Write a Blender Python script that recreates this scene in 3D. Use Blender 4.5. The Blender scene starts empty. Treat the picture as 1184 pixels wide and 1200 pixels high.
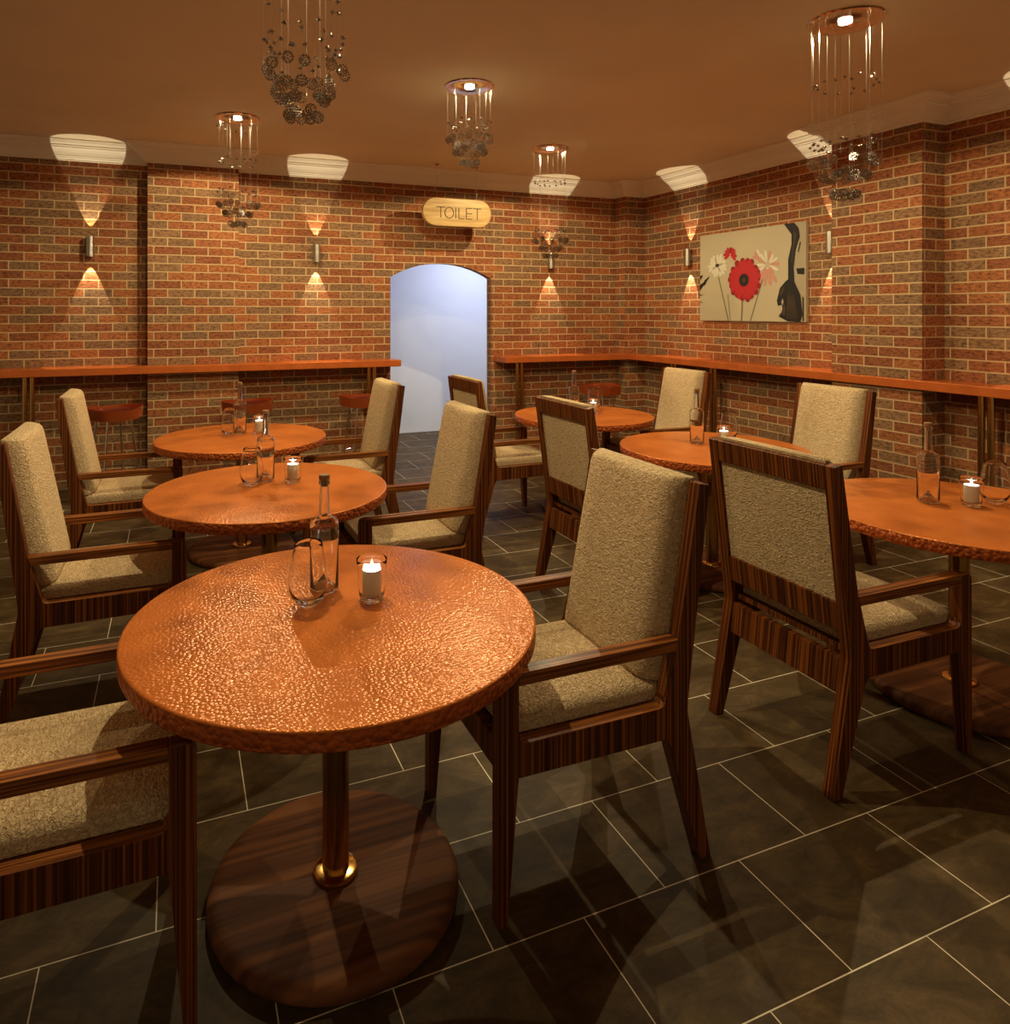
import bpy, bmesh, math, random
from mathutils import Vector, Matrix
random.seed(7)
PI = math.pi
C = bpy.context.scene.collection

# ------------------------------------------------------------------ helpers
def link(name, bm, mats, parent=None, smooth=False, bevel=0, segs=2, angle=35):
    me = bpy.data.meshes.new(name)
    bmesh.ops.remove_doubles(bm, verts=bm.verts, dist=1e-6)
    bmesh.ops.recalc_face_normals(bm, faces=bm.faces)
    bm.to_mesh(me); bm.free()
    o = bpy.data.objects.new(name, me); C.objects.link(o)
    if not isinstance(mats, (list, tuple)): mats = [mats]
    for m in mats: me.materials.append(m)
    if smooth:
        for p in me.polygons: p.use_smooth = True
        me.set_sharp_from_angle(angle=math.radians(angle))
    if bevel:
        b = o.modifiers.new('bevel', 'BEVEL'); b.width = bevel; b.segments = segs
        b.limit_method = 'ANGLE'; b.angle_limit = math.radians(40); b.harden_normals = False
    if parent: o.parent = parent
    return o

def box(bm, x0, x1, y0, y1, z0, z1, mi=0, M=None):
    vs = [bm.verts.new(M @ Vector(p) if M else p) for p in
          ((x0,y0,z0),(x1,y0,z0),(x1,y1,z0),(x0,y1,z0),(x0,y0,z1),(x1,y0,z1),(x1,y1,z1),(x0,y1,z1))]
    for f in ((3,2,1,0),(4,5,6,7),(0,1,5,4),(1,2,6,5),(2,3,7,6),(3,0,4,7)):
        bm.faces.new([vs[i] for i in f]).material_index = mi
    return vs

def prism_xz(bm, pts, y0, y1, mi=0):
    a = [bm.verts.new((x, y0, z)) for x, z in pts]; b = [bm.verts.new((x, y1, z)) for x, z in pts]
    n = len(pts)
    bm.faces.new(a).material_index = mi; bm.faces.new(b[::-1]).material_index = mi
    for i in range(n):
        bm.faces.new((a[i], b[i], b[(i+1) % n], a[(i+1) % n])).material_index = mi

def prism_xy(bm, pts, z0, z1, mi=0):
    a = [bm.verts.new((x, y, z0)) for x, y in pts]; b = [bm.verts.new((x, y, z1)) for x, y in pts]
    n = len(pts)
    bm.faces.new(a[::-1]).material_index = mi; bm.faces.new(b).material_index = mi
    for i in range(n):
        bm.faces.new((a[i], a[(i+1) % n], b[(i+1) % n], b[i])).material_index = mi

def lathe(bm, prof, n=48, c=(0,0,0), mi=0, closed=False):
    rings = []
    for r, z in prof:
        if r < 1e-6: rings.append([bm.verts.new((c[0], c[1], c[2]+z))])
        else: rings.append([bm.verts.new((c[0]+r*math.cos(2*PI*i/n), c[1]+r*math.sin(2*PI*i/n), c[2]+z)) for i in range(n)])
    pairs = list(zip(rings, rings[1:]))
    if closed: pairs.append((rings[-1], rings[0]))
    for a, b in pairs:
        for i in range(n):
            j = (i+1) % n
            if len(a) == 1 and len(b) == 1: continue
            if len(a) == 1: f = bm.faces.new((a[0], b[j], b[i]))
            elif len(b) == 1: f = bm.faces.new((a[i], a[j], b[0]))
            else: f = bm.faces.new((a[i], a[j], b[j], b[i]))
            f.material_index = mi

def rod(bm, p, q, r, n=8, mi=0):
    p, q = Vector(p), Vector(q); d = (q-p).normalized()
    u = d.orthogonal().normalized(); v = d.cross(u)
    A = [bm.verts.new(p + r*(math.cos(2*PI*i/n)*u + math.sin(2*PI*i/n)*v)) for i in range(n)]
    B = [bm.verts.new(q + r*(math.cos(2*PI*i/n)*u + math.sin(2*PI*i/n)*v)) for i in range(n)]
    for i in range(n): bm.faces.new((A[i], A[(i+1) % n], B[(i+1) % n], B[i])).material_index = mi
    bm.faces.new(A[::-1]).material_index = mi; bm.faces.new(B).material_index = mi

def thing(name, label, cat, loc=(0,0,0), rz=0, group=None):
    o = bpy.data.objects.new(name, None); C.objects.link(o)
    o.empty_display_size = .05; o.location = loc; o.rotation_euler = (0, 0, rz)
    o['label'] = label; o['category'] = cat
    if group: o['group'] = group
    return o

def tag(o, label, cat, group=None):
    o['label'] = label; o['category'] = cat
    if group: o['group'] = group
    return o

def struct(o):
    o['kind'] = 'structure'; return o

def dup(root, loc, label, rz=None, scale=None):
    r = root.copy(); C.objects.link(r); r.location = loc; r['label'] = label
    if rz is not None: r.rotation_euler = (0, 0, rz)
    for ch in list(root.children):
        c = ch.copy(); C.objects.link(c); c.parent = r
        for g in list(ch.children):
            d = g.copy(); C.objects.link(d); d.parent = c
    return r

# ------------------------------------------------------------------ materials
def mat(name):
    m = bpy.data.materials.new(name); m.use_nodes = True
    nt = m.node_tree; b = nt.nodes['Principled BSDF']
    return m, nt, b
def N(nt, t, **kw):
    n = nt.nodes.new(t)
    for k, v in kw.items(): setattr(n, k, v)
    return n
def ramp(nt, stops, interp='LINEAR'):
    r = N(nt, 'ShaderNodeValToRGB'); r.color_ramp.interpolation = interp
    e = r.color_ramp.elements
    e[0].position, e[0].color = stops[0][0], (*stops[0][1], 1)
    e[1].position, e[1].color = stops[1][0], (*stops[1][1], 1)
    for p, c in stops[2:]:
        x = e.new(p); x.color = (*c, 1)
    return r
def simple(name, col, rough=.5, metal=0, **kw):
    m, nt, b = mat(name)
    b.inputs['Base Color'].default_value = (*col, 1); b.inputs['Roughness'].default_value = rough
    b.inputs['Metallic'].default_value = metal
    for k, v in kw.items(): b.inputs[k].default_value = v
    return m

def m_brick():
    m, nt, b = mat('brick'); L = nt.links.new
    uv = N(nt, 'ShaderNodeUVMap')
    def bt(c1, c2, mo):
        t = N(nt, 'ShaderNodeTexBrick'); t.offset = .5; t.offset_frequency = 2; t.squash = 1
        t.inputs['Color1'].default_value = c1; t.inputs['Color2'].default_value = c2
        t.inputs['Mortar'].default_value = mo
        t.inputs['Scale'].default_value = 1; t.inputs['Mortar Size'].default_value = .0052
        t.inputs['Mortar Smooth'].default_value = .15
        t.inputs['Brick Width'].default_value = .225; t.inputs['Row Height'].default_value = .075
        L(uv.outputs[0], t.inputs['Vector']); return t
    t = bt((0,0,0,1), (1,1,1,1), (0,0,0,1))
    ht = bt((1,1,1,1), (1,1,1,1), (0,0,0,1))
    r = ramp(nt, [(0, (.37,.120,.037)), (.24, (.43,.145,.043)), (.42, (.31,.098,.032)), (.60, (.27,.142,.064)), (.80, (.32,.165,.072))], 'CONSTANT')
    L(t.outputs['Color'], r.inputs[0])
    n = N(nt, 'ShaderNodeTexNoise'); n.inputs['Scale'].default_value = 38; n.inputs['Detail'].default_value = 6; n.inputs['Roughness'].default_value = .7
    mp = N(nt, 'ShaderNodeMapping'); mp.inputs['Scale'].default_value = (.8, 1.7, 1)
    L(uv.outputs[0], mp.inputs[0]); L(mp.outputs[0], n.inputs['Vector'])
    nr = ramp(nt, [(.34, (.10,.08,.07)), (.45, (.60,.55,.52)), (.54, (1,1,1)), (.72, (1.3,1.25,1.15))])
    L(n.outputs['Fac'], nr.inputs[0])
    mul = N(nt, 'ShaderNodeMix', data_type='RGBA', blend_type='MULTIPLY'); mul.inputs[0].default_value = .85
    L(r.outputs[0], mul.inputs[6]); L(nr.outputs[0], mul.inputs[7])
    mx = N(nt, 'ShaderNodeMix', data_type='RGBA')
    L(t.outputs['Fac'], mx.inputs[0]); L(mul.outputs[2], mx.inputs[6]); mx.inputs[7].default_value = (.60,.40,.20,1)
    L(mx.outputs[2], b.inputs['Base Color'])
    b.inputs['Roughness'].default_value = .85
    hm = N(nt, 'ShaderNodeMix', data_type='RGBA', blend_type='MULTIPLY'); hm.inputs[0].default_value = .45
    L(ht.outputs['Color'], hm.inputs[6]); L(n.outputs['Fac'], hm.inputs[7])
    bp = N(nt, 'ShaderNodeBump'); bp.inputs['Strength'].default_value = .7; bp.inputs['Distance'].default_value = .006
    L(hm.outputs[2], bp.inputs['Height']); L(bp.outputs[0], b.inputs['Normal'])
    return m

def m_floor():
    m, nt, b = mat('slate_tiles'); L = nt.links.new
    tc = N(nt, 'ShaderNodeTexCoord'); mp = N(nt, 'ShaderNodeMapping'); mp.inputs['Location'].default_value = (.25, 0, 0)
    L(tc.outputs['Object'], mp.inputs[0])
    t = N(nt, 'ShaderNodeTexBrick'); t.offset = .5; t.offset_frequency = 2
    t.inputs['Color1'].default_value = (.75,.75,.75,1); t.inputs['Color2'].default_value = (1.2,1.2,1.2,1); t.inputs['Mortar'].default_value = (1,1,1,1)
    t.inputs['Scale'].default_value = 1; t.inputs['Mortar Size'].default_value = .0016; t.inputs['Mortar Smooth'].default_value = 0
    t.inputs['Brick Width'].default_value = .5; t.inputs['Row Height'].default_value = .34476
    L(mp.outputs[0], t.inputs['Vector'])
    n = N(nt, 'ShaderNodeTexNoise'); n.inputs['Scale'].default_value = 6.5; n.inputs['Detail'].default_value = 12; n.inputs['Roughness'].default_value = .75; n.inputs['Distortion'].default_value = .6
    mp2 = N(nt, 'ShaderNodeMapping'); mp2.inputs['Scale'].default_value = (1, 1.8, 1); mp2.inputs['Rotation'].default_value = (0,0,.6)
    L(tc.outputs['Object'], mp2.inputs[0]); L(mp2.outputs[0], n.inputs['Vector'])
    r = ramp(nt, [(.28, (.040,.024,.009)), (.5, (.092,.056,.022)), (.72, (.185,.115,.047))])
    L(n.outputs['Fac'], r.inputs[0])
    mul = N(nt, 'ShaderNodeMix', data_type='RGBA', blend_type='MULTIPLY'); mul.inputs[0].default_value = .6
    L(r.outputs[0], mul.inputs[6]); L(t.outputs['Color'], mul.inputs[7])
    mx = N(nt, 'ShaderNodeMix', data_type='RGBA'); L(t.outputs['Fac'], mx.inputs[0]); L(mul.outputs[2], mx.inputs[6]); mx.inputs[7].default_value = (.85,.74,.55,1)
    L(mx.outputs[2], b.inputs['Base Color'])
    b.inputs['Roughness'].default_value = .55; b.inputs['Specular IOR Level'].default_value = .2
    bp = N(nt, 'ShaderNodeBump'); bp.inputs['Strength'].default_value = .25; bp.inputs['Distance'].default_value = .004
    L(n.outputs['Fac'], bp.inputs['Height']); L(bp.outputs[0], b.inputs['Normal'])
    return m

def m_copper(name, scale, strength=.6, dist=.003, k=1, rgh=.24):
    m, nt, b = mat(name); L = nt.links.new
    tc = N(nt, 'ShaderNodeTexCoord')
    v = N(nt, 'ShaderNodeTexVoronoi'); v.feature = 'F1'; v.inputs['Randomness'].default_value = .8; v.inputs['Scale'].default_value = scale
    L(tc.outputs['Object'], v.inputs['Vector'])
    n = N(nt, 'ShaderNodeTexNoise'); n.inputs['Scale'].default_value = 7; n.inputs['Detail'].default_value = 5
    L(tc.outputs['Object'], n.inputs['Vector'])
    r = ramp(nt, [(.3, (.56*k,.150*k*k,.030*k)), (.7, (.70*k,.200*k*k,.040*k))]); L(n.outputs['Fac'], r.inputs[0])
    L(r.outputs[0], b.inputs['Base Color'])
    b.inputs['Metallic'].default_value = .10; b.inputs['Roughness'].default_value = rgh; b.inputs['Specular IOR Level'].default_value = .27
    b.inputs['Specular Tint'].default_value = (1, .66, .3, 1)
    bp = N(nt, 'ShaderNodeBump'); bp.invert = True; bp.inputs['Strength'].default_value = strength; bp.inputs['Distance'].default_value = dist
    L(v.outputs['Distance'], bp.inputs['Height']); L(bp.outputs[0], b.inputs['Normal'])
    return m

def m_wood(name, sc, cols, rough=.38, grain=1, coat=.08):
    m, nt, b = mat(name); L = nt.links.new
    tc = N(nt, 'ShaderNodeTexCoord'); mp = N(nt, 'ShaderNodeMapping'); mp.inputs['Scale'].default_value = sc
    L(tc.outputs['Object'], mp.inputs[0])
    n = N(nt, 'ShaderNodeTexNoise'); n.inputs['Scale'].default_value = grain; n.inputs['Detail'].default_value = 1.5; n.inputs['Roughness'].default_value = .5
    L(mp.outputs[0], n.inputs['Vector'])
    r = ramp(nt, [(.32, cols[0]), (.5, cols[1]), (.66, cols[2])]); L(n.outputs['Fac'], r.inputs[0])
    L(r.outputs[0], b.inputs['Base Color']); b.inputs['Roughness'].default_value = rough
    b.inputs['Specular IOR Level'].default_value = .2; b.inputs['Coat Weight'].default_value = coat; b.inputs['Coat Roughness'].default_value = .25
    return m

def m_fabric():
    m, nt, b = mat('boucle_fabric'); L = nt.links.new
    tc = N(nt, 'ShaderNodeTexCoord')
    mp = N(nt, 'ShaderNodeMapping'); mp.inputs['Scale'].default_value = (1, .55, 1.1); L(tc.outputs['Object'], mp.inputs[0])
    n = N(nt, 'ShaderNodeTexNoise'); n.inputs['Scale'].default_value = 130; n.inputs['Detail'].default_value = 2.5; n.inputs['Distortion'].default_value = 1.2
    L(mp.outputs[0], n.inputs['Vector'])
    r = ramp(nt, [(.34, (.56,.39,.20)), (.60, (.86,.63,.37))]); L(n.outputs['Fac'], r.inputs[0])
    L(r.outputs[0], b.inputs['Base Color']); b.inputs['Roughness'].default_value = .95
    b.inputs['Specular IOR Level'].default_value = .15
    bp = N(nt, 'ShaderNodeBump'); bp.inputs['Strength'].default_value = 1; bp.inputs['Distance'].default_value = .013
    L(n.outputs['Fac'], bp.inputs['Height']); L(bp.outputs[0], b.inputs['Normal'])
    return m

def m_plaster(name, col, var=.06, rough=.8):
    m, nt, b = mat(name); L = nt.links.new
    tc = N(nt, 'ShaderNodeTexCoord'); n = N(nt, 'ShaderNodeTexNoise'); n.inputs['Scale'].default_value = 1.3; n.inputs['Detail'].default_value = 4
    L(tc.outputs['Object'], n.inputs['Vector'])
    r = ramp(nt, [(.3, tuple(c*(1-var) for c in col)), (.7, tuple(c*(1+var) for c in col))]); L(n.outputs['Fac'], r.inputs[0])
    L(r.outputs[0], b.inputs['Base Color']); b.inputs['Roughness'].default_value = rough
    return m

def m_glass(name, col=(1,1,1), rough=0, ior=1.46):
    m, nt, b = mat(name)
    b.inputs['Base Color'].default_value = (*col, 1); b.inputs['Roughness'].default_value = rough
    b.inputs['IOR'].default_value = ior; b.inputs['Transmission Weight'].default_value = 1
    return m
def m_emit(name, col, st):
    m, nt, b = mat(name)
    b.inputs['Base Color'].default_value = (*col, 1); b.inputs['Emission Color'].default_value = (*col, 1); b.inputs['Emission Strength'].default_value = st
    return m

BRICK = m_brick(); FLOOR = m_floor()
COPPER = m_copper('hammered_copper', 108, .5, .0028); COPPER_RIM = m_copper('hammered_copper_edge', 62, 1, .012, .80, .34)
COUNTER = m_copper('copper_worktop', 60, .35, .003, .86)
DK, MD, LT = (.042,.0095,.0024), (.112,.029,.0070), (.30,.090,.017)
WOOD = m_wood('striped_rosewood', (165, 165, .9), (DK, MD, LT), .42)
WOOD_X = m_wood('striped_rosewood_across', (9, 165, .9), (DK, MD, LT), .42)
WOOD_ARM_LIT = m_wood('striped_rosewood_lengthwise_lit', (3, 130, 130), ((.07,.018,.004), (.22,.066,.013), (.42,.14,.028)), .42)  # grain runs lengthwise; lighter orange paints in the light on arms and rail tops
BASEWOOD = m_wood('walnut_disc', (1.3, 38, 10), ((.085,.027,.009), (.155,.052,.017), (.25,.092,.031)), .62, 1, 0)
FABRIC = m_fabric()
CEIL = m_plaster('ceiling_paint', (.82,.71,.52), .05)
CREAM = m_plaster('cornice_plaster', (.86,.79,.64), .04)
WHITE = m_plaster('passage_plaster', (.80,.80,.82), .02)
BRASS = simple('polished_brass', (.80,.50,.16), .16, 1)
BRASSDK = simple('aged_brass_tube', (.62,.36,.12), .2, 1)
CHROME = simple('chrome', (.72,.68,.62), .14, 1)
STEEL = simple('brushed_steel', (.55,.50,.43), .3, 1)
REDLEATHER = simple('glossy_red_lacquer', (.55,.115,.032), .14, .6)
SEATTOP = simple('dark_red_seat_top', (.14,.020,.010), .3, .1)
GLASS = m_glass('clear_glass', (1,1,1), 0, 1.3); CRYSTAL = m_glass('cut_crystal', (.98,.95,.9), 0, 1.55); MIRRORED = simple('mirrored_crystal', (.40,.36,.31), .10, 1)
MIRROR = simple('bronze_mirror', (.62,.42,.30), .12, 1)
CORK = simple('cork', (.30,.16,.06), .8)
WAX = simple('candle_wax', (.80,.72,.52), .5, 0, **{'Subsurface Weight': 0})
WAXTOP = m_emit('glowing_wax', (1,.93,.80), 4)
FLAME = m_emit('candle_flame', (1,.80,.42), 4)
LAMP = m_emit('lamp_lens', (1,.93,.80), 18)
OAK = m_wood('pale_oak', (3, 8, 30), ((.40,.23,.075), (.50,.31,.11), (.58,.38,.15)), .45, 1, .1)
CARVED = simple('burnt_lettering', (.10,.055,.02), .7)
WICK = simple('black_wick', (.02,.015,.01), .9)

# ------------------------------------------------------------------ the room
H = 2.97; YB = 5.54; XR = 4.54
def walls_uv(o, ph_y, ph_x):
    """uv in metres; ph_y(x,y): phase on faces looking along y, ph_x on faces looking along x"""
    me = o.data; uv = me.uv_layers.new(name='UVMap')
    for p in me.polygons:
        n = p.normal
        for li in p.loop_indices:
            v = me.vertices[me.loops[li].vertex_index].co
            if abs(n.z) > .6: uv.data[li].uv = (v.x, v.y)
            elif abs(n.y) > abs(n.x): uv.data[li].uv = (v.x - ph_y(p.center) + 22.5, v.z + .006 + 15)
            else: uv.data[li].uv = (v.y - ph_x(p.center) + 22.5, v.z + .006 + 15)

bm = bmesh.new()
box(bm, -4.6, 1.571, YB, YB+.1, 0, H)
box(bm, 2.693, 5.0, YB, YB+.1, 0, H)
arc = []
cx, hw, sp, ap = 2.132, .561, 1.87, 2.02
s = ap-sp; R = (hw*hw + s*s)/(2*s); a0 = math.asin(hw/R)
for i in range(25):
    a = -a0 + 2*a0*i/24
    arc.append((cx + R*math.sin(a), sp + R*math.cos(a) - (R - s)))
prism_xz(bm, arc + [(2.693, H), (1.571, H)], YB, YB+.1)
box(bm, -.68, .085, 5.38, YB-.0005, 0, H)           # shallow pier
box(bm, 4.27, XR-.0005, 5.36, YB-.0005, 0, H)       # corner pier
o = struct(link('wall_back', bm, BRICK))
walls_uv(o, lambda c: .045 if c.y < 5.5 else (.046 if c.x < -.68 else .027), lambda c: .05)
bm = bmesh.new()
box(bm, XR, XR+.1, -3, YB, 0, H)
box(bm, 4.308, XR-.0005, 2.07, 2.765, 0, H)
o = struct(link('wall_right', bm, BRICK))
walls_uv(o, lambda c: .06, lambda c: .022 if c.x < 4.5 else (.10 if c.y > 2.765 else .12))
# floor and ceiling carry on through the archway
bm = bmesh.new(); box(bm, -4.6, 5.0, -3, 7.2, -.08, 0)
struct(link('floor', bm, FLOOR))
bm = bmesh.new(); box(bm, -4.6, 5.0, -3, YB+.1, H, H+.1)
struct(link('ceiling', bm, CEIL))
bm = bmesh.new()
box(bm, -.6, 5.0, 7.08, 7.2, 0, 2.6); box(bm, -.7, -.6, YB+.1, 7.2, 0, 2.6); box(bm, 5.0, 5.1, YB+.1, 7.2, 0, 2.6)
box(bm, -.6, 1.571, YB+.1, YB+.115, 0, 2.6); box(bm, 2.693, 5.0, YB+.1, YB+.115, 0, 2.6)
box(bm, -.7, 5.1, YB+.1, 7.2, 2.6, 2.68)
struct(link('wall_passage', bm, WHITE))

# cornice
line = [(-4.6,YB),(-.68,YB),(-.68,5.38),(.085,5.38),(.085,YB),(4.27,YB),(4.27,5.36),(XR,5.36),(XR,2.765),(4.308,2.765),(4.308,2.07),(XR,2.07),(XR,-3)]
prof = [(0,2.815),(.016,2.815),(.018,2.828),(.030,2.832),(.034,2.842),(.040,2.846),(.046,2.860),(.060,2.880),(.080,2.898),(.100,2.908),(.104,2.918),(.116,2.922),(.118,2.932),(.134,2.938),(.150,2.950),(.156,2.958),(.168,2.960),(.168,2.969),(0,2.969)]
bm = bmesh.new(); rows = []
for i, p in enumerate(line):
    p = Vector(p)
    d0 = (p - Vector(line[i-1])).normalized() if i else None
    d1 = (Vector(line[i+1]) - p).normalized() if i < len(line)-1 else None
    n0 = Vector((d0.y, -d0.x)) if d0 else Vector((d1.y, -d1.x)); n1 = Vector((d1.y, -d1.x)) if d1 else n0
    m_ = n0 + n1; m_ = m_ / m_.dot(n0) if i and d1 else n0
    rows.append([bm.verts.new((p.x + m_.x*a, p.y + m_.y*a, z)) for a, z in prof])
for a, b in zip(rows, rows[1:]):
    for k in range(len(prof)-1): bm.faces.new((a[k], a[k+1], b[k+1], b[k]))
o = struct(link('trim_1', bm, CREAM))

# ------------------------------------------------------------------ copper counters on brass tube legs
ZC0, ZC1 = .985, 1.05
def counter(poly, name, label):
    bm = bmesh.new(); prism_xy(bm, poly, ZC0, ZC1)
    return tag(link(name, bm, COUNTER, bevel=.006), label, 'counter')
ctl = counter([(-4.5,YB),(-.681,YB),(-.681,5.379),(.086,5.379),(.086,YB),(1.60,YB),(1.60,5.27),(-4.5,5.27)][::-1], 'wall_counter',
        'narrow copper-topped bar counter on the wall left of the white archway')
ctr = counter([(2.72,YB),(4.269,YB),(4.269,5.359),(XR,5.359),(XR,2.766),(4.307,2.766),(4.307,2.069),(XR,2.069),(XR,-1.0),(4.27,-1.0),(4.27,5.27),(2.74,5.27)], 'wall_counter',
        'copper-topped bar counter running round the corner below the flower picture')
def post(x, y, label, along='x', d=.052):
    t = thing('counter_post', label, 'post', (x, y, 0), 0, 'brass posts under the wall counters')
    bm = bmesh.new(); box(bm, -.065, .065, -.04, .04, 0, .008); link('base_plate', bm, BRASSDK, t, bevel=.003)
    for s in (-1, 1):
        dx, dy = (s*d/2, 0) if along == 'x' else (0, s*d/2)
        bm = bmesh.new(); lathe(bm, [(0,.006),(.021,.006),(.021,.978),(0,.978)], 20, (dx, dy, 0)); link('tube', bm, BRASSDK, t, smooth=True)
    bm = bmesh.new(); box(bm, -.065, .065, -.04, .04, .976, .9845); link('top_plate', bm, BRASSDK, t, bevel=.003)
post(-1.585, 5.40, 'twin brass tube post under the counter left of the brick pier')
post(1.335, 5.40, 'twin brass tube post under the counter end just left of the archway')
post(2.96, 5.40, 'twin brass tube post under the counter just right of the archway')
post(4.40, 4.70, 'slim brass post mostly hidden behind the back right chair, below the counter', 'y')
post(4.42, 4.15, 'twin brass post below the left edge of the flower picture, beside a chair back', 'y')
post(4.42, 1.735, 'wide twin brass tube post under the counter at the right edge of the view', 'y', .058)

# ------------------------------------------------------------------ tables
def make_table(loc, label):
    t = thing('round_table', label, 'table', loc, 0, 'round copper tables')
    R = .523; zt = .73; th = .046
    bm = bmesh.new()
    lathe(bm, [(0,zt),(R-.007,zt),(R-.003,zt-.0006),(R-.001,zt-.0018),(R,zt-.004)], 128, mi=0)
    lathe(bm, [(R,zt-.004),(R,zt-th+.008),(R-.003,zt-th+.002),(R-.010,zt-th),(0,zt-th)], 128, mi=1)
    link('tabletop', bm, [COPPER, COPPER_RIM], t, smooth=True, angle=60)
    bm = bmesh.new(); lathe(bm, [(0,.05),(.035,.05),(.035,zt-th-.012),(0,zt-th-.012)], 36); link('column', bm, BRASSDK, t, smooth=True)
    bm = bmesh.new(); lathe(bm, [(0,zt-th-.014),(.10,zt-th-.014),(.10,zt-th-.0005),(0,zt-th-.0005)], 36); link('mounting_plate', bm, BRASSDK, t, smooth=True)
    bm = bmesh.new(); lathe(bm, [(0,0),(.305,0),(.318,.004),(.324,.014),(.324,.026),(.319,.037),(.306,.043),(.290,.045),(0,.045)], 96)
    link('base', bm, BASEWOOD, t, smooth=True, angle=60)
    bm = bmesh.new(); lathe(bm, [(0,.0455),(.056,.0455),(.058,.049),(.057,.055),(.050,.058),(0,.058)], 40); link('flange', bm, BRASS, t, smooth=True)
    return t
XL, XRT = -.061, 2.47
TL = [.658, 2.02, 3.39]; TR = [.685, 2.045, 3.41]
tab0 = make_table((XL, TL[0], 0), 'nearest round hammered copper table, front of the left row')
dup(tab0, (XL, TL[1], 0), 'round copper table second in the left row, just behind the nearest table')
dup(tab0, (XL, TL[2], 0), 'round copper table farthest back in the left row, by the brick pier')
dup(tab0, (XRT, TR[0], 0), 'round copper table cut off by the right edge, behind the big chair back')
dup(tab0, (XRT, TR[1], 0), 'round copper table in the middle of the right row, partly behind the big chair back')
dup(tab0, (XRT, TR[2], 0), 'small-looking round copper table farthest back right, near the room corner')

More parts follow.
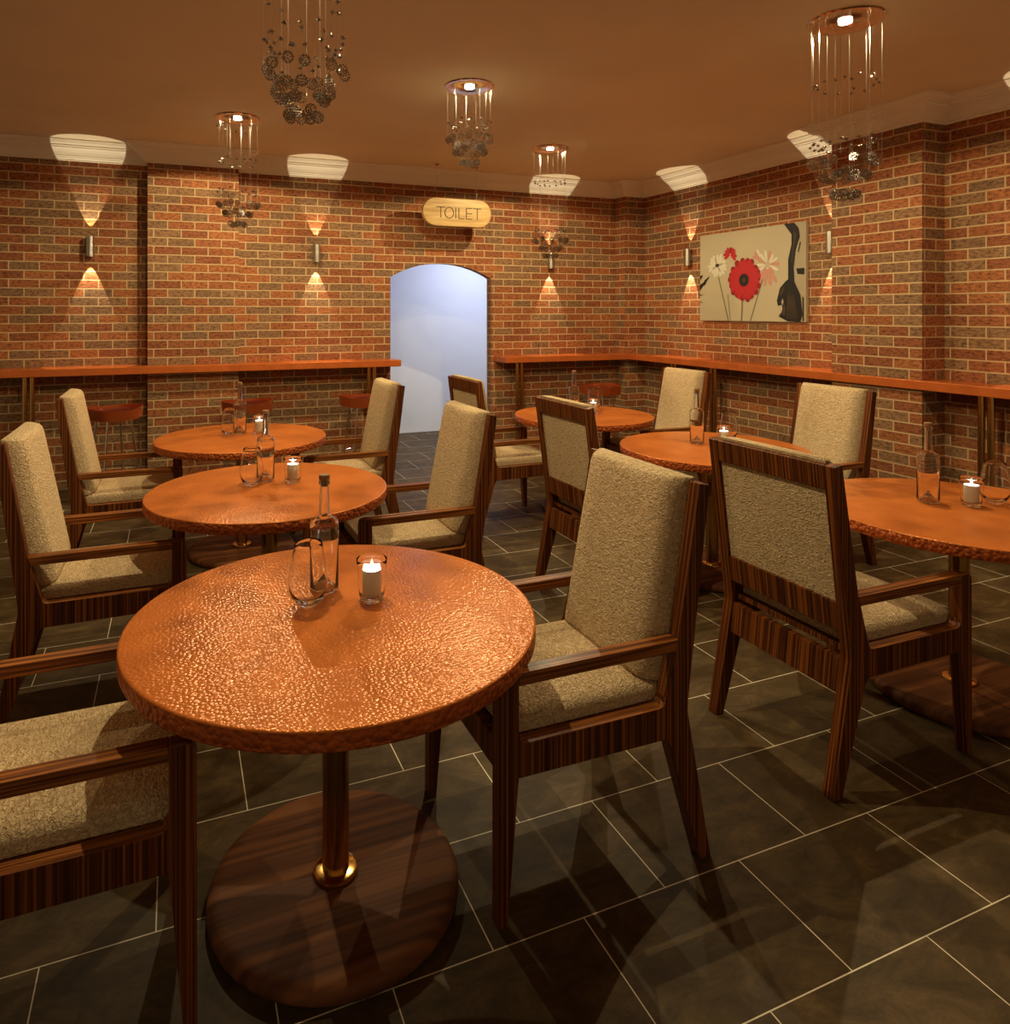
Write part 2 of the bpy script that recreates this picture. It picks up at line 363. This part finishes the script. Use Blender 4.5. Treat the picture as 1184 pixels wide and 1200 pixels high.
# ------------------------------------------------------------------ armchairs (local x: 0 at the front legs, +x to the back)
def turn(o):
    for p in o.data.polygons:
        if abs(p.normal.y) < .5: p.material_index = 1
def make_chair(label):
    t = thing('armchair', label, 'chair', (0,0,0), 0, 'rosewood armchairs at the copper tables')
    W, T = .27, .042
    leg_f = [(0,0),(.025,0),(.050,.30),(.056,.36),(.056,.622),(.022,.622),(.010,.618),(.004,.611),(.001,.598)]
    rail = [(.056,.362),(.500,.358),(.503,.470),(.499,.457),(.491,.449),(.480,.446),(.080,.445),(.067,.448),(.059,.457),(.056,.470)]
    leg_r = [(.618,0),(.656,0),(.577,.42),(.578,.45),(.653,1.036),(.617,1.043),(.546,.622),(.535,.590),(.503,.470),(.500,.358),(.515,.340)]
    arm = [(.056,.590),(.535,.590),(.546,.622),(.056,.622)]
    for s in (-1, 1):
        y0, y1 = (-W, -W+T) if s < 0 else (W-T, W)
        bm = bmesh.new(); prism_xz(bm, leg_f, y0, y1); turn(link('front_leg', bm, [WOOD, WOOD_X], t, bevel=.003))
        bm = bmesh.new(); prism_xz(bm, leg_r, y0, y1); turn(link('rear_leg', bm, [WOOD, WOOD_X], t, bevel=.003))
        bm = bmesh.new(); prism_xz(bm, rail, y0, y1); r_ = link('side_rail', bm, [WOOD, WOOD_ARM_LIT], t, bevel=.002)
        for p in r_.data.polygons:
            if abs(p.normal.z) > .5: p.material_index = 1  # horizontal rail faces take the rosewood with light put into its colour
        bm = bmesh.new(); prism_xz(bm, arm, y0, y1); link('armrest', bm, WOOD_ARM_LIT, t, bevel=.002)
    yi = W-T
    bm = bmesh.new(); box(bm, .012, .034, -yi, yi, .365, .442); link('front_rail', bm, WOOD_X, t, bevel=.002)
    bm = bmesh.new()
    prism_xz(bm, [(.556,.305),(.588,.305),(.576,.415),(.552,.415)], -yi, yi); link('rear_rail', bm, WOOD_X, t, bevel=.002)
    def bx(z): return .578 + (z-.45)*.128      # back face of the uprights
    def fx(z): return .503 + (z-.47)*.199
    def band(z0, z1, th, inset=0): return [(bx(z0)-inset-th, z0), (bx(z0)-inset, z0), (bx(z1)-inset, z1), (bx(z1)-inset-th, z1)]
    bm = bmesh.new(); prism_xz(bm, [(bx(.957)-.030,.957),(bx(.957)-.001,.957),(.652,1.036),(.620,1.043)], -yi, yi); link('top_rail', bm, WOOD_X, t, bevel=.003)
    bm = bmesh.new(); prism_xz(bm, band(.500, .595, .030, .001), -yi, yi); link('lower_back_rail', bm, WOOD_X, t, bevel=.003)
    bm = bmesh.new(); prism_xz(bm, [(bx(.59)-.026,.59),(bx(.59)-.012,.59),(bx(.96)-.012,.96),(bx(.96)-.026,.96)], -yi, yi); link('back_panel', bm, FABRIC, t)
    # seat cushion
    bm = bmesh.new()
    sec = [(-.226,.447),(-.226,.470),(-.218,.484),(-.195,.494),(-.12,.499),(0,.501),(.12,.499),(.195,.494),(.218,.484),(.226,.470),(.226,.447)]
    xs = [(.040,.0,.6),(.036,.0,.9),(.046,1,1)]
    rows = []
    for x, k in ((.045,.80),(.040,.86),(.040,.90),(.046,.97),(.060,1),(.30,1.0),(.525,1.0)):
        r = []
        for y, z in sec:
            r.append(bm.verts.new((x, y, .447 + (z-.447)*(k if z > .448 else 1))))
        rows.append(r)
    n = len(sec)
    for a, b in zip(rows, rows[1:]):
        for k in range(n): bm.faces.new((a[k], a[(k+1) % n], b[(k+1) % n], b[k]))
    bm.faces.new(rows[0]); bm.faces.new(rows[-1][::-1])
    link('seat_cushion', bm, FABRIC, t, smooth=True, angle=50)
    bm = bmesh.new(); box(bm, .034, .552, -yi+.001, yi-.001, .428, .446); link('seat_board', bm, WOOD, t)
    # backrest cushion: follows the uprights, front chamfered to both sides
    bm = bmesh.new(); rows = []
    def csec(z, k=1.0, dz=0):
        f = fx(z)+.020; p = .072*k
        pts = [(f,-.226),(f-.014,-.226),(f-p*.55,-.213),(f-p*.85,-.198),(f-p*.97,-.180),(f-p,-.12),(f-p-.002,0),(f-p,.12),(f-p*.97,.180),(f-p*.85,.198),(f-p*.55,.213),(f-.014,.226),(f,.226)]
        return [bm.verts.new((x, y, z + dz*(f-x)/.08)) for x, y in pts]
    for z, k in ((.495,.86),(.500,.96),(.515,1),(.70,1),(.85,1),(.98,1),(1.020,.99),(1.036,.94),(1.044,.84),(1.049,.66)): rows.append(csec(z, k))
    n = 13
    for a, b in zip(rows, rows[1:]):
        for k in range(n): bm.faces.new((a[k], a[(k+1) % n], b[(k+1) % n], b[k]))
    bm.faces.new(rows[0]); bm.faces.new(rows[-1][::-1])
    link('back_cushion', bm, FABRIC, t, smooth=True, angle=60)
    return t
chair0 = make_chair('armchair right of the nearest table, high woven back facing left')
chair0.location = (XL+.345, TL[0]-.003, 0)
def R_(i, lab): dup(chair0, (XL+.345, TL[i], 0), lab, 0)
def L_(x, y, lab): dup(chair0, (x-.352, y, 0), lab, PI)
R_(1, 'armchair facing left at the second left-row table, its back in front of the archway')
R_(2, 'armchair facing left at the farthest left-row table, beside the archway edge')
L_(XL, TL[0], 'armchair cut off at the bottom left corner, seat and armrest in the foreground')
L_(XL, TL[1], 'armchair at the left edge facing right toward the second copper table')
L_(XL, TL[2], 'armchair facing right at the farthest left-row table, against the brick wall')
L_(XRT-.02, TR[0]-.005, 'armchair seen from behind in the right foreground, large panelled back')
L_(XRT-.02, TR[1], 'armchair seen from behind in mid room, left of the middle right-row table')
L_(XRT-.01, TR[2], 'small-looking armchair seen from behind, in front of the right side of the archway')
dup(chair0, (XRT+.35, TR[1], 0), 'armchair facing left beyond the big chair back, its high back against the wall', 0)
dup(chair0, (XRT+.35, TR[2], 0), 'armchair facing left near the corner, its back just below the counter', 0)

# ------------------------------------------------------------------ tableware
def make_bottle(label):
    t = thing('glass_bottle', label, 'bottle', (0,0,0), 0, 'empty corked bottles on the tables')
    o_ = [(0,0),(.034,0),(.0395,.004),(.0405,.012),(.0405,.186),(.0395,.196),(.034,.204),(.018,.209),(.0155,.215),(.0125,.30),(.0125,.302),(.0155,.303),(.0155,.312),(.013,.314)]
    i_ = [(.0095,.314),(.0098,.30),(.0125,.218),(.016,.2125),(.031,.2025),(.0372,.194),(.0388,.184),(.0388,.012),(.034,.007),(.026,.009),(0,.046)]
    bm = bmesh.new(); lathe(bm, [(0,.040),(.024,.0045),(.030,.001),(.034,0)] + o_[2:] + i_, 40)
    link('bottle_glass', bm, GLASS, t, smooth=True, angle=70)
    bm = bmesh.new(); lathe(bm, [(0,.296),(.0090,.296),(.0092,.3145),(.0150,.3148),(.0155,.318),(.0155,.327),(.014,.329),(0,.329)], 24)
    link('cork', bm, CORK, t, smooth=True)
    return t
def make_tumbler(label):
    t = thing('wine_tumbler', label, 'glass', (0,0,0), 0, 'empty stemless glasses on the tables')
    o_ = [(0,0),(.012,0),(.020,.003),(.034,.014),(.045,.030),(.051,.048),(.053,.066),(.052,.084),(.048,.108),(.043,.135),(.0385,.160),(.037,.172)]
    i_ = [(.0362,.1722),(.0357,.171),(.0373,.160),(.0418,.135),(.0468,.108),(.0508,.084),(.0516,.066),(.0493,.050),(.042,.035),(.030,.022),(.016,.015),(0,.0135)]
    bm = bmesh.new(); lathe(bm, o_+i_, 48)
    link('bowl', bm, GLASS, t, smooth=True, angle=80)
    return t
def make_candle(label):
    t = thing('candle_holder', label, 'candle', (0,0,0), 0, 'lit candles in glass holders')
    o_ = [(0,0),(.031,0),(.033,.003),(.0325,.008),(.0345,.014),(.0365,.030),(.0385,.055),(.0402,.080),(.0415,.100),(.0425,.112)]
    i_ = [(.0420,.1127),(.0415,.112),(.0405,.100),(.0392,.080),(.0375,.055),(.0354,.031),(.0330,.018),(.0290,.0125),(0,.012)]
    bm = bmesh.new(); lathe(bm, o_+i_, 40); link('holder_glass', bm, GLASS, t, smooth=True, angle=80)
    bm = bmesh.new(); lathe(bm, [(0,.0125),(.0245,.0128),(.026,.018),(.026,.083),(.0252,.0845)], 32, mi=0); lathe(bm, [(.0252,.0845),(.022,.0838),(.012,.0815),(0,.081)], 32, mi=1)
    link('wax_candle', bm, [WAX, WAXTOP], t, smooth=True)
    bm = bmesh.new(); rod(bm, (0,0,.080), (.001,0,.089), .0009, 6); link('wick', bm, WICK, t)
    bm = bmesh.new(); lathe(bm, [(0,.0865),(.003,.089),(.0045,.094),(.0038,.100),(.002,.106),(0,.111)], 16); link('flame', bm, FLAME, t, smooth=True)
    return t
ZT = .7302
tn = ['nearest table', 'second table of the left row', 'farthest table of the left row', 'table at the right edge', 'middle table of the right row', 'farthest table of the right row']
b0 = make_bottle('corked clear bottle on the nearest table, behind the glass'); g0 = make_tumbler('stemless clear glass on the nearest table, in front of the bottle'); c0 = make_candle('lit candle in a glass cup on the nearest table, right of the bottle')
b0.location = (XL-.001, .802, ZT); g0.location = (XL-.062, .712, ZT); c0.location = (.047, .694, ZT)
for i, (x, y) in enumerate([(XL, TL[1]), (XL, TL[2])]):
    dup(b0, (x-.001, y+.142, ZT), 'corked clear bottle on the %s' % tn[i+1])
    dup(g0, (x-.072, y+.060, ZT), 'stemless clear glass on the %s' % tn[i+1])
    dup(c0, (x+.114, y+.070, ZT), 'lit candle in a glass cup on the %s' % tn[i+1])
for i, (x, y) in enumerate([(XRT, TR[0]), (XRT, TR[1]), (XRT, TR[2])]):
    dup(b0, (x-.010, y+.115, ZT), 'corked clear bottle on the %s' % tn[i+3])
    dup(g0, (x+(.215,.258,.20)[i], y+(-.005,.142,.16)[i], ZT), 'stemless clear glass on the %s' % tn[i+3])
    dup(c0, (x+.100, y+.015, ZT), 'lit candle in a glass cup on the %s' % tn[i+3])

# ------------------------------------------------------------------ bar stools
def make_stool(label):
    t = thing('bar_stool', label, 'stool', (0,0,0), 0, 'red round bar stools by the counters')
    bm = bmesh.new(); n = 72
    # curved band, slightly lobed, dipping at the front and rear
    R = .215; ro, ri = [], []
    top_o, top_i, bot_o, bot_i = [], [], [], []
    for i in range(n):
        a = 2*PI*i/n; r = R + .006*math.cos(6*a)
        dip = .010*math.cos(2*a)
        top_o.append(bm.verts.new((r*math.cos(a), r*math.sin(a), .752+dip))); bot_o.append(bm.verts.new((r*.97*math.cos(a), r*.97*math.sin(a), .668+dip*.3)))
        top_i.append(bm.verts.new(((r-.014)*math.cos(a), (r-.014)*math.sin(a), .752+dip))); bot_i.append(bm.verts.new(((r*.97-.014)*math.cos(a), (r*.97-.014)*math.sin(a), .668+dip*.3)))
    for i in range(n):
        j = (i+1) % n
        bm.faces.new((bot_o[i], bot_o[j], top_o[j], top_o[i])); bm.faces.new((top_o[i], top_o[j], top_i[j], top_i[i]))
        bm.faces.new((top_i[i], top_i[j], bot_i[j], bot_i[i])); bm.faces.new((bot_i[i], bot_i[j], bot_o[j], bot_o[i]))
    link('seat_band', bm, REDLEATHER, t, smooth=True, angle=50)
    bm = bmesh.new(); lathe(bm, [(0,.672),(.190,.672),(.193,.70),(.190,.728),(.12,.722),(0,.718)], 60); link('seat', bm, SEATTOP, t, smooth=True)
    for k in range(4):
        a = PI/4 + k*PI/2 + .2
        bm = bmesh.new(); rod(bm, (.13*math.cos(a), .13*math.sin(a), .672), (.225*math.cos(a), .225*math.sin(a), .0), .0085, 12); link('leg', bm, CHROME, t, smooth=True)
    bm = bmesh.new(); q = 48; rr = .197
    for i in range(q):
        a, b = 2*PI*i/q, 2*PI*(i+1)/q
        rod(bm, (rr*math.cos(a), rr*math.sin(a), .24), (rr*math.cos(b), rr*math.sin(b), .24), .006, 6)
    link('foot_ring', bm, CHROME, t, smooth=True)
    return t
s0 = make_stool('red round bar stool left of the brick pier, partly behind an armchair'); s0.location = (-.915, 4.98, 0); s0.rotation_euler = (0,0,.3)
dup(s0, (.125, 5.0, 0), 'red round bar stool behind the farthest left table, seen past the bottle', .1)
dup(s0, (1.15, 5.0, 0), 'red round bar stool half hidden by an armchair just left of the archway', -.1)
dup(s0, (3.68, 4.98, 0), 'red round bar stool near the room corner, behind the farthest right table', .2)

# ------------------------------------------------------------------ wall sconces
def make_sconce(label):
    t = thing('wall_sconce', label, 'wall lamp', (0,0,0), 0, 'steel up-and-down wall sconces')   # wall at local y=0, room towards -y
    bm = bmesh.new(); r = .033; cy = -.046
    lathe(bm, [(r,1.995),(r,2.168),(r-.002,2.168),(r-.002,1.995)], 32, (0, cy, 0), closed=True)
    link('lamp_body', bm, STEEL, t, smooth=True)
    bm = bmesh.new(); lathe(bm, [(0,2.060),(r-.0022,2.060),(r-.0022,2.100),(0,2.100)], 24, (0, cy, 0)); link('lamp_core', bm, STEEL, t)
    bm = bmesh.new(); box(bm, -.030, .030, -.018, -.0006, 2.045, 2.115); link('mounting_plate', bm, STEEL, t, bevel=.003)
    return t
def beam(name, loc, up, W=19.0):
    l = bpy.data.lights.new(name, 'SPOT'); l.energy = W; l.color = (1,.84,.56); l.spot_size = math.radians(42); l.spot_blend = .06; l.shadow_soft_size = .002
    o = bpy.data.objects.new(name, l); C.objects.link(o); o.location = loc
    o.rotation_euler = (PI, 0, 0) if up else (0, 0, 0)
    return o
sl = [(-1.14, YB, 0, 'steel wall sconce left of the brick pier'), (.815, YB, 0, 'steel wall sconce between the brick pier and the archway'),
      (3.40, YB, 0, 'steel wall sconce right of the archway, behind a hanging crystal lamp'),
      (XR, 4.60, -PI/2, 'steel wall sconce just left of the flower picture'), (XR, 2.93, -PI/2, 'steel wall sconce right of the flower picture, half behind the brick pier'),
      (XR, 1.32, -PI/2, 'steel wall sconce beyond the right edge, lighting the cornice')]
sc0 = None
for x, y, rz, lab in sl:
    if sc0 is None: sc0 = make_sconce(lab); sc0.location = (x, y, 0); sc0.rotation_euler = (0,0,rz)
    else: dup(sc0, (x, y, 0), lab, rz)
    lx, ly = (x, y-.046) if rz == 0 else (x-.046, y)
    beam('sconce_beam_up', (lx, ly, 2.142), True); beam('sconce_beam_down', (lx, ly, 2.021), False, 32)

# ------------------------------------------------------------------ chandeliers
cry_big = bmesh.new()
tmp = bmesh.new(); bmesh.ops.create_icosphere(tmp, subdivisions=2, radius=.0190)
for v in tmp.verts:                                   # open ball strung from small cut beads
    bmesh.ops.create_icosphere(cry_big, subdivisions=1, radius=.0036, matrix=Matrix.Translation(v.co))
tmp.free()
cry_small = bmesh.new()
for d in ((1,0,0),(-1,0,0),(0,1,0),(0,-1,0),(0,0,1),(0,0,-1),(.7,.7,.3),(-.7,.7,-.3),(.7,-.7,-.3),(-.7,-.7,.3)):   # little star of cut points
    d = Vector(d).normalized()
    bmesh.ops.create_cone(cry_small, segments=4, radius1=.0038, radius2=0, depth=.013, matrix=Matrix.Translation(d*.0065) @ d.to_track_quat('Z','Y').to_matrix().to_4x4())
def to_me(bm, name, m):
    me = bpy.data.meshes.new(name); bm.to_mesh(me); bm.free(); me.materials.append(m); return me
CB = to_me(cry_big, 'crystal_ball', MIRRORED); CS = to_me(cry_small, 'crystal_bead', MIRRORED)
def chandelier(x, y, rings, label, R=.16, seed=1):
    """rings: (drop, radius, count, kind)"""
    rnd = random.Random(seed)
    t = thing('crystal_chandelier', label, 'chandelier', (x, y, H), 0, 'crystal chandeliers hanging from the ceiling')
    bm = bmesh.new(); lathe(bm, [(0,-.001),(R,-.001),(R+.001,-.004),(R-.003,-.010),(.044,-.012),(.040,-.010),(0,-.010)], 64); link('ceiling_plate', bm, MIRROR, t, smooth=True)
    bm = bmesh.new(); lathe(bm, [(0,-.0105),(.030,-.0105),(.030,-.0135),(0,-.0145)], 32); link('lamp', bm, LAMP, t, smooth=True)
    bot = {}
    n = 14; spots = []
    for k in range(n):
        rr = R*.90 if k % 2 == 0 else R*.66
        a = 2*PI*k/n + rnd.uniform(-.12,.12); spots.append((rr*math.cos(a), rr*math.sin(a)))
    zmax = max(r[0] for r in rings)
    for k, (a, b) in enumerate(spots):
        bm = bmesh.new(); rod(bm, (a, b, -.011), (a, b, -(zmax-.09 if k % 2 else zmax-.17)), .0005, 5); link('strand', bm, STEEL, t)
    cnt = 0
    for drop, rad, num, kind in rings:
        for k in range(num):
            if cnt >= 98: break
            a = 2*PI*k/num + rnd.uniform(-.15,.15); r = rad*rnd.uniform(.86,1.04)
            o = bpy.data.objects.new('crystal', CB if kind == 'b' else CS); C.objects.link(o); o.parent = t
            o.location = (r*math.cos(a), r*math.sin(a), -drop + rnd.uniform(-.008,.008)*(1 if kind == 'b' else 1.8))
            o.rotation_euler = (rnd.uniform(-.4,.4), rnd.uniform(-.4,.4), rnd.uniform(0,6))
            cnt += 1
    # the lamp itself
    l = bpy.data.lights.new('chandelier_lamp', 'SPOT'); l.energy = 100; l.color = (1,.84,.50); l.shadow_soft_size = .012; l.spot_size = math.radians(164); l.spot_blend = .12
    o = bpy.data.objects.new('chandelier_lamp', l); C.objects.link(o); o.location = (x, y, H-.020)
    return t
chandelier(-.03, 1.33, [(.36,.13,12,'s'),(.49,.145,18,'s'),(.53,.12,16,'s'),(.56,.145,10,'s'),(.60,.145,12,'b'),(.665,.105,14,'b'),(.70,.08,6,'b'),(.755,.055,8,'b')],
           'largest-looking crystal chandelier, cut off by the top edge left of centre', seed=1)
chandelier(-.02, 4.22, [(.075,.14,12,'s'),(.33,.145,20,'s'),(.555,.15,24,'s'),(.655,.145,16,'b'),(.72,.10,14,'b'),(.795,.055,8,'b')],
           'long crystal chandelier farthest left, hanging in front of the brick pier', seed=2)
chandelier(1.31, 2.93, [(.24,.14,18,'s'),(.275,.12,18,'s'),(.31,.13,14,'s'),(.35,.145,16,'b'),(.385,.08,8,'b'),(.42,.105,14,'b'),(.495,.05,8,'b')],
           'short dense crystal chandelier in the middle of the ceiling, above the toilet sign', seed=3)
chandelier(2.65, 4.22, [(.31,.14,20,'s'),(.74,.145,24,'s'),(.82,.145,16,'b'),(.89,.10,14,'b'),(.955,.055,8,'b')],
           'long crystal chandelier in front of the sconce right of the archway', seed=4)
chandelier(2.655, 1.335, [(.32,.145,20,'s'),(.615,.15,22,'s'),(.635,.12,14,'s'),(.705,.150,16,'b'),(.775,.110,16,'b'),(.865,.06,10,'b')],
           'long crystal chandelier at upper right, in front of the brick pier', R=.172, seed=5)

# ------------------------------------------------------------------ hanging sign
t = thing('hanging_sign', 'oval wooden TOILET sign hanging on wires above the white archway', 'sign', (2.155, 5.19, 2.50))
bm = bmesh.new(); pts = []
hw_, hh = .366, .138
for cx_, a0_ in ((hw_-hh, -PI/2), (-(hw_-hh), PI/2)):
    for k in range(17):
        a = a0_ + PI*k/16; pts.append((cx_ + hh*math.cos(a), hh*math.sin(a)))
prism_xz(bm, pts, -.018, .030); link('board', bm, OAK, t, bevel=.006)
bm = bmesh.new(); z0, z1, w = -.058, .048, .0042
def stroke(xa, za, xb, zb):
    d = Vector((xb-xa, 0, zb-za)); Ln = d.length; u = d/Ln; v = Vector((-u.z, 0, u.x))*w
    p = Vector((xa, 0, za)); q = Vector((xb, 0, zb))
    vs = [bm.verts.new((c.x, yy, c.z)) for yy in (-.0205, -.0178) for c in (p-v-u*w*0, q-v, q+v, p+v)]
    for f in ((0,1,2,3),(7,6,5,4),(0,4,5,1),(1,5,6,2),(2,6,7,3),(3,7,4,0)): bm.faces.new([vs[i] for i in f])
def Tl(x): stroke(x-.046, z1, x+.046, z1); stroke(x, z1, x, z0)
Tl(-.180)
for k in range(24):
    a, b = 2*PI*k/24, 2*PI*(k+1)/24
    stroke(-.090+.046*math.cos(a), (z0+z1)/2+.053*math.sin(a), -.090+.046*math.cos(b), (z0+z1)/2+.053*math.sin(b))
stroke(-.022, z0, -.022, z1)
stroke(.012, z1, .012, z0); stroke(.012, z0, .072, z0)
for zz in (z0, (z0+z1)/2, z1): stroke(.092, zz, .155, zz)
stroke(.092, z0, .092, z1); Tl(.212)
link('lettering', bm, CARVED, t)
for s in (-1, 1):
    bm = bmesh.new(); rod(bm, (s*.213, 0, .13), (s*.213, 0, H-2.50-.012), .0012, 6); link('wire', bm, STEEL, t)
    bm = bmesh.new(); lathe(bm, [(0,-.022),(.006,-.020),(.010,-.012),(.024,-.004),(.026,-.0008),(0,-.0008)], 20, (s*.213, 0, H-2.50)); link('ceiling_mount', bm, MIRROR, t, smooth=True)

# ------------------------------------------------------------------ picture on the right wall
t = thing('flower_picture', 'wide canvas print of red and white daisies beside dark driftwood on brick', 'picture', (XR, 3.8035, 1.43))
PW, PH = 1.257, .855
bm = bmesh.new(); box(bm, -.032, -.001, -PW/2, PW/2, 0, PH); link('canvas', bm, m_plaster('canvas_cream', (.54,.45,.29), .04), t, bevel=.002)
pm = [simple('print_%s' % n_, c_, .7) for n_, c_ in (('red',(.50,.018,.022)),('dark',(.012,.008,.005)),('ivory',(.72,.66,.50)),('pink',(.60,.27,.20)),('stem',(.20,.17,.09)),('brown',(.060,.036,.018)),('deep_red',(.30,.010,.014)),('taupe',(.42,.34,.22)))]
bm = bmesh.new(); layer = [0]
def shape(pts, mi):                                  # pts in picture fractions (u from left, v from bottom)
    layer[0] += 1; x = -.0322 - .00004*layer[0]
    f = bm.faces.new([bm.verts.new((x, PW/2 - u*PW, v*PH)) for u, v in pts]); f.material_index = mi
def petal(u, v, a, l0, l1, wd, mi):
    c, s = math.cos(a), math.sin(a); out = []
    for r, w_ in ((l0,.35),(l0+(l1-l0)*.35,.85),(l0+(l1-l0)*.75,1),(l0+(l1-l0)*.93,.7),(l1,.0),(l0+(l1-l0)*.93,-.7),(l0+(l1-l0)*.75,-1),(l0+(l1-l0)*.35,-.85),(l0,-.35)):
        du, dv = r*c - w_*wd*s, r*s + w_*wd*c
        out.append((u + du*.855/1.257, v + dv))
    shape(out, mi)
def stem(u0, v0, u1, v1, w_=.006): shape([(u0-w_,v0),(u0+w_,v0),(u1+w_,v1),(u1-w_,v1)], 4)
def disc(u, v, r, mi, e=1): shape([(u + r*math.cos(2*PI*k/20)*.68*e, v + r*math.sin(2*PI*k/20)) for k in range(20)], mi)
pr = random.Random(3)
shape([(.925,.002),(.998,.002),(.998,.998),(.915,.998),(.955,.86),(.925,.70),(.905,.54)], 7)
stem(.203,.50,.305,.004); stem(.30,.30,.325,.004,.004); stem(.446,.25,.437,.004,.008); stem(.635,.45,.522,.004)
for k in range(16): petal(.189,.632, 2*PI*k/16+pr.uniform(-.1,.1), .03, pr.uniform(.12,.155), .020, 2)
for k in range(11): petal(.189,.632, 2*PI*k/11+.2, .02, pr.uniform(.08,.10), .012, 7 if k % 3 == 0 else 2)
disc(.19,.635,.020,5,1.6)
for a_ in (.1,.55,1.0,1.5,2.1,2.6,3.1,3.6,5.6,6.0): petal(.325,.745, a_, .01, pr.uniform(.07,.11), .018, 0 if a_ != 1.5 else 6)
for k in range(14): petal(.68,.60, 2*PI*k/14, .03, pr.uniform(.12,.16), .016, 2 if k % 3 else 3)
for a_ in (4.1,4.5,4.9,5.3): petal(.68,.58, a_, .03, .21, .022, 3)
for a_ in (2.0,2.4,2.8): petal(.62,.66, a_, .02, .12, .016, 3 if a_ > 2.3 else 2)
for k in range(18): petal(.465,.452, 2*PI*k/18+pr.uniform(-.06,.06), .06, pr.uniform(.225,.255), .040, 6)
for k in range(18): petal(.465,.452, 2*PI*(k+.5)/18+pr.uniform(-.05,.05), .05, pr.uniform(.20,.238), .033, 0)
disc(.462,.45,.078,6); disc(.462,.45,.066,1); disc(.462,.45,.030,5)
wood = [(.824,.999),(.887,.886),(.887,.783),(.859,.634),(.859,.432),(.836,.413),(.789,.345),(.764,.219),(.772,.165),(.807,.176),(.813,.119),(.778,.056),(.853,.008),(.959,.003),(.976,.078),(.959,.269),(.91,.408),(.904,.546),(.921,.723),(.954,.856),(.943,.939),(.91,.999)]
shape(wood, 1)
for a_ in range(7): shape([(.845+.014*a_,.03),(.850+.014*a_,.035),(.862+.009*a_,.20+.02*(a_%3)),(.858+.008*a_,.34-.01*a_),(.852+.010*a_,.18)], 5)
shape([(.905,.93),(.928,.88),(.915,.78),(.900,.70),(.893,.58),(.886,.62),(.893,.72),(.905,.82)], 5)
shape([(.790,.30),(.800,.26),(.815,.30),(.830,.36),(.820,.36)], 5); shape([(.80,.09),(.83,.06),(.84,.14),(.825,.19)], 5)
shape([(.80,.20),(.815,.17),(.822,.21),(.812,.24)], 7)
shape([(.926,.537),(.990,.539),(.990,.474),(.937,.482)], 1)
shape([(.975,.26),(.985,.24),(.985,.01),(.978,.01)], 1); shape([(.955,.80),(.962,.80),(.945,.70),(.938,.70)], 1)
shape([(.002,.527),(.039,.533),(.022,.50),(.006,.48)], 1)
for k in range(6): shape([(.002,.40-.012*k+.03*(k%2)),(.002,.42-.012*k),(.055+.012*k,.455+.012*k),(.10,.52-.004*k),(.06,.42+.012*k)], 1)
shape([(.002,.30),(.05,.312),(.002,.29)], 1); shape([(.002,.215),(.045,.205),(.002,.225)], 1)
link('print', bm, pm, t)

# ------------------------------------------------------------------ lights
l = bpy.data.lights.new('passage_light', 'AREA'); l.shape = 'RECTANGLE'; l.size = .7; l.size_y = .5; l.energy = 27; l.color = (.66,.74,1.0)
o = bpy.data.objects.new('passage_light', l); C.objects.link(o); o.location = (3.1, 6.2, 2.55)
w = bpy.data.worlds.new('World'); bpy.context.scene.world = w; w.use_nodes = True
bg = w.node_tree.nodes['Background']; bg.inputs[0].default_value = (1,.76,.46,1); bg.inputs[1].default_value = .20

# ------------------------------------------------------------------ camera
cam = bpy.data.cameras.new('Camera'); co = bpy.data.objects.new('Camera', cam); C.objects.link(co)
co.location = (-.456, -1.139, 1.520); co.rotation_euler = (PI/2, 0, -.369692543)
cam.sensor_fit = 'HORIZONTAL'; cam.sensor_width = 36; cam.lens = 36*807.76/1184
cam.shift_x = (592-518.36)/1184; cam.shift_y = -(600-365.15)/1184; cam.clip_start = .05
sc = bpy.context.scene; sc.camera = co
sc.view_settings.view_transform = 'Standard'; sc.view_settings.look = 'None'; sc.view_settings.gamma = 1
sc.view_settings.exposure = 0; sc.view_settings.use_curve_mapping = False
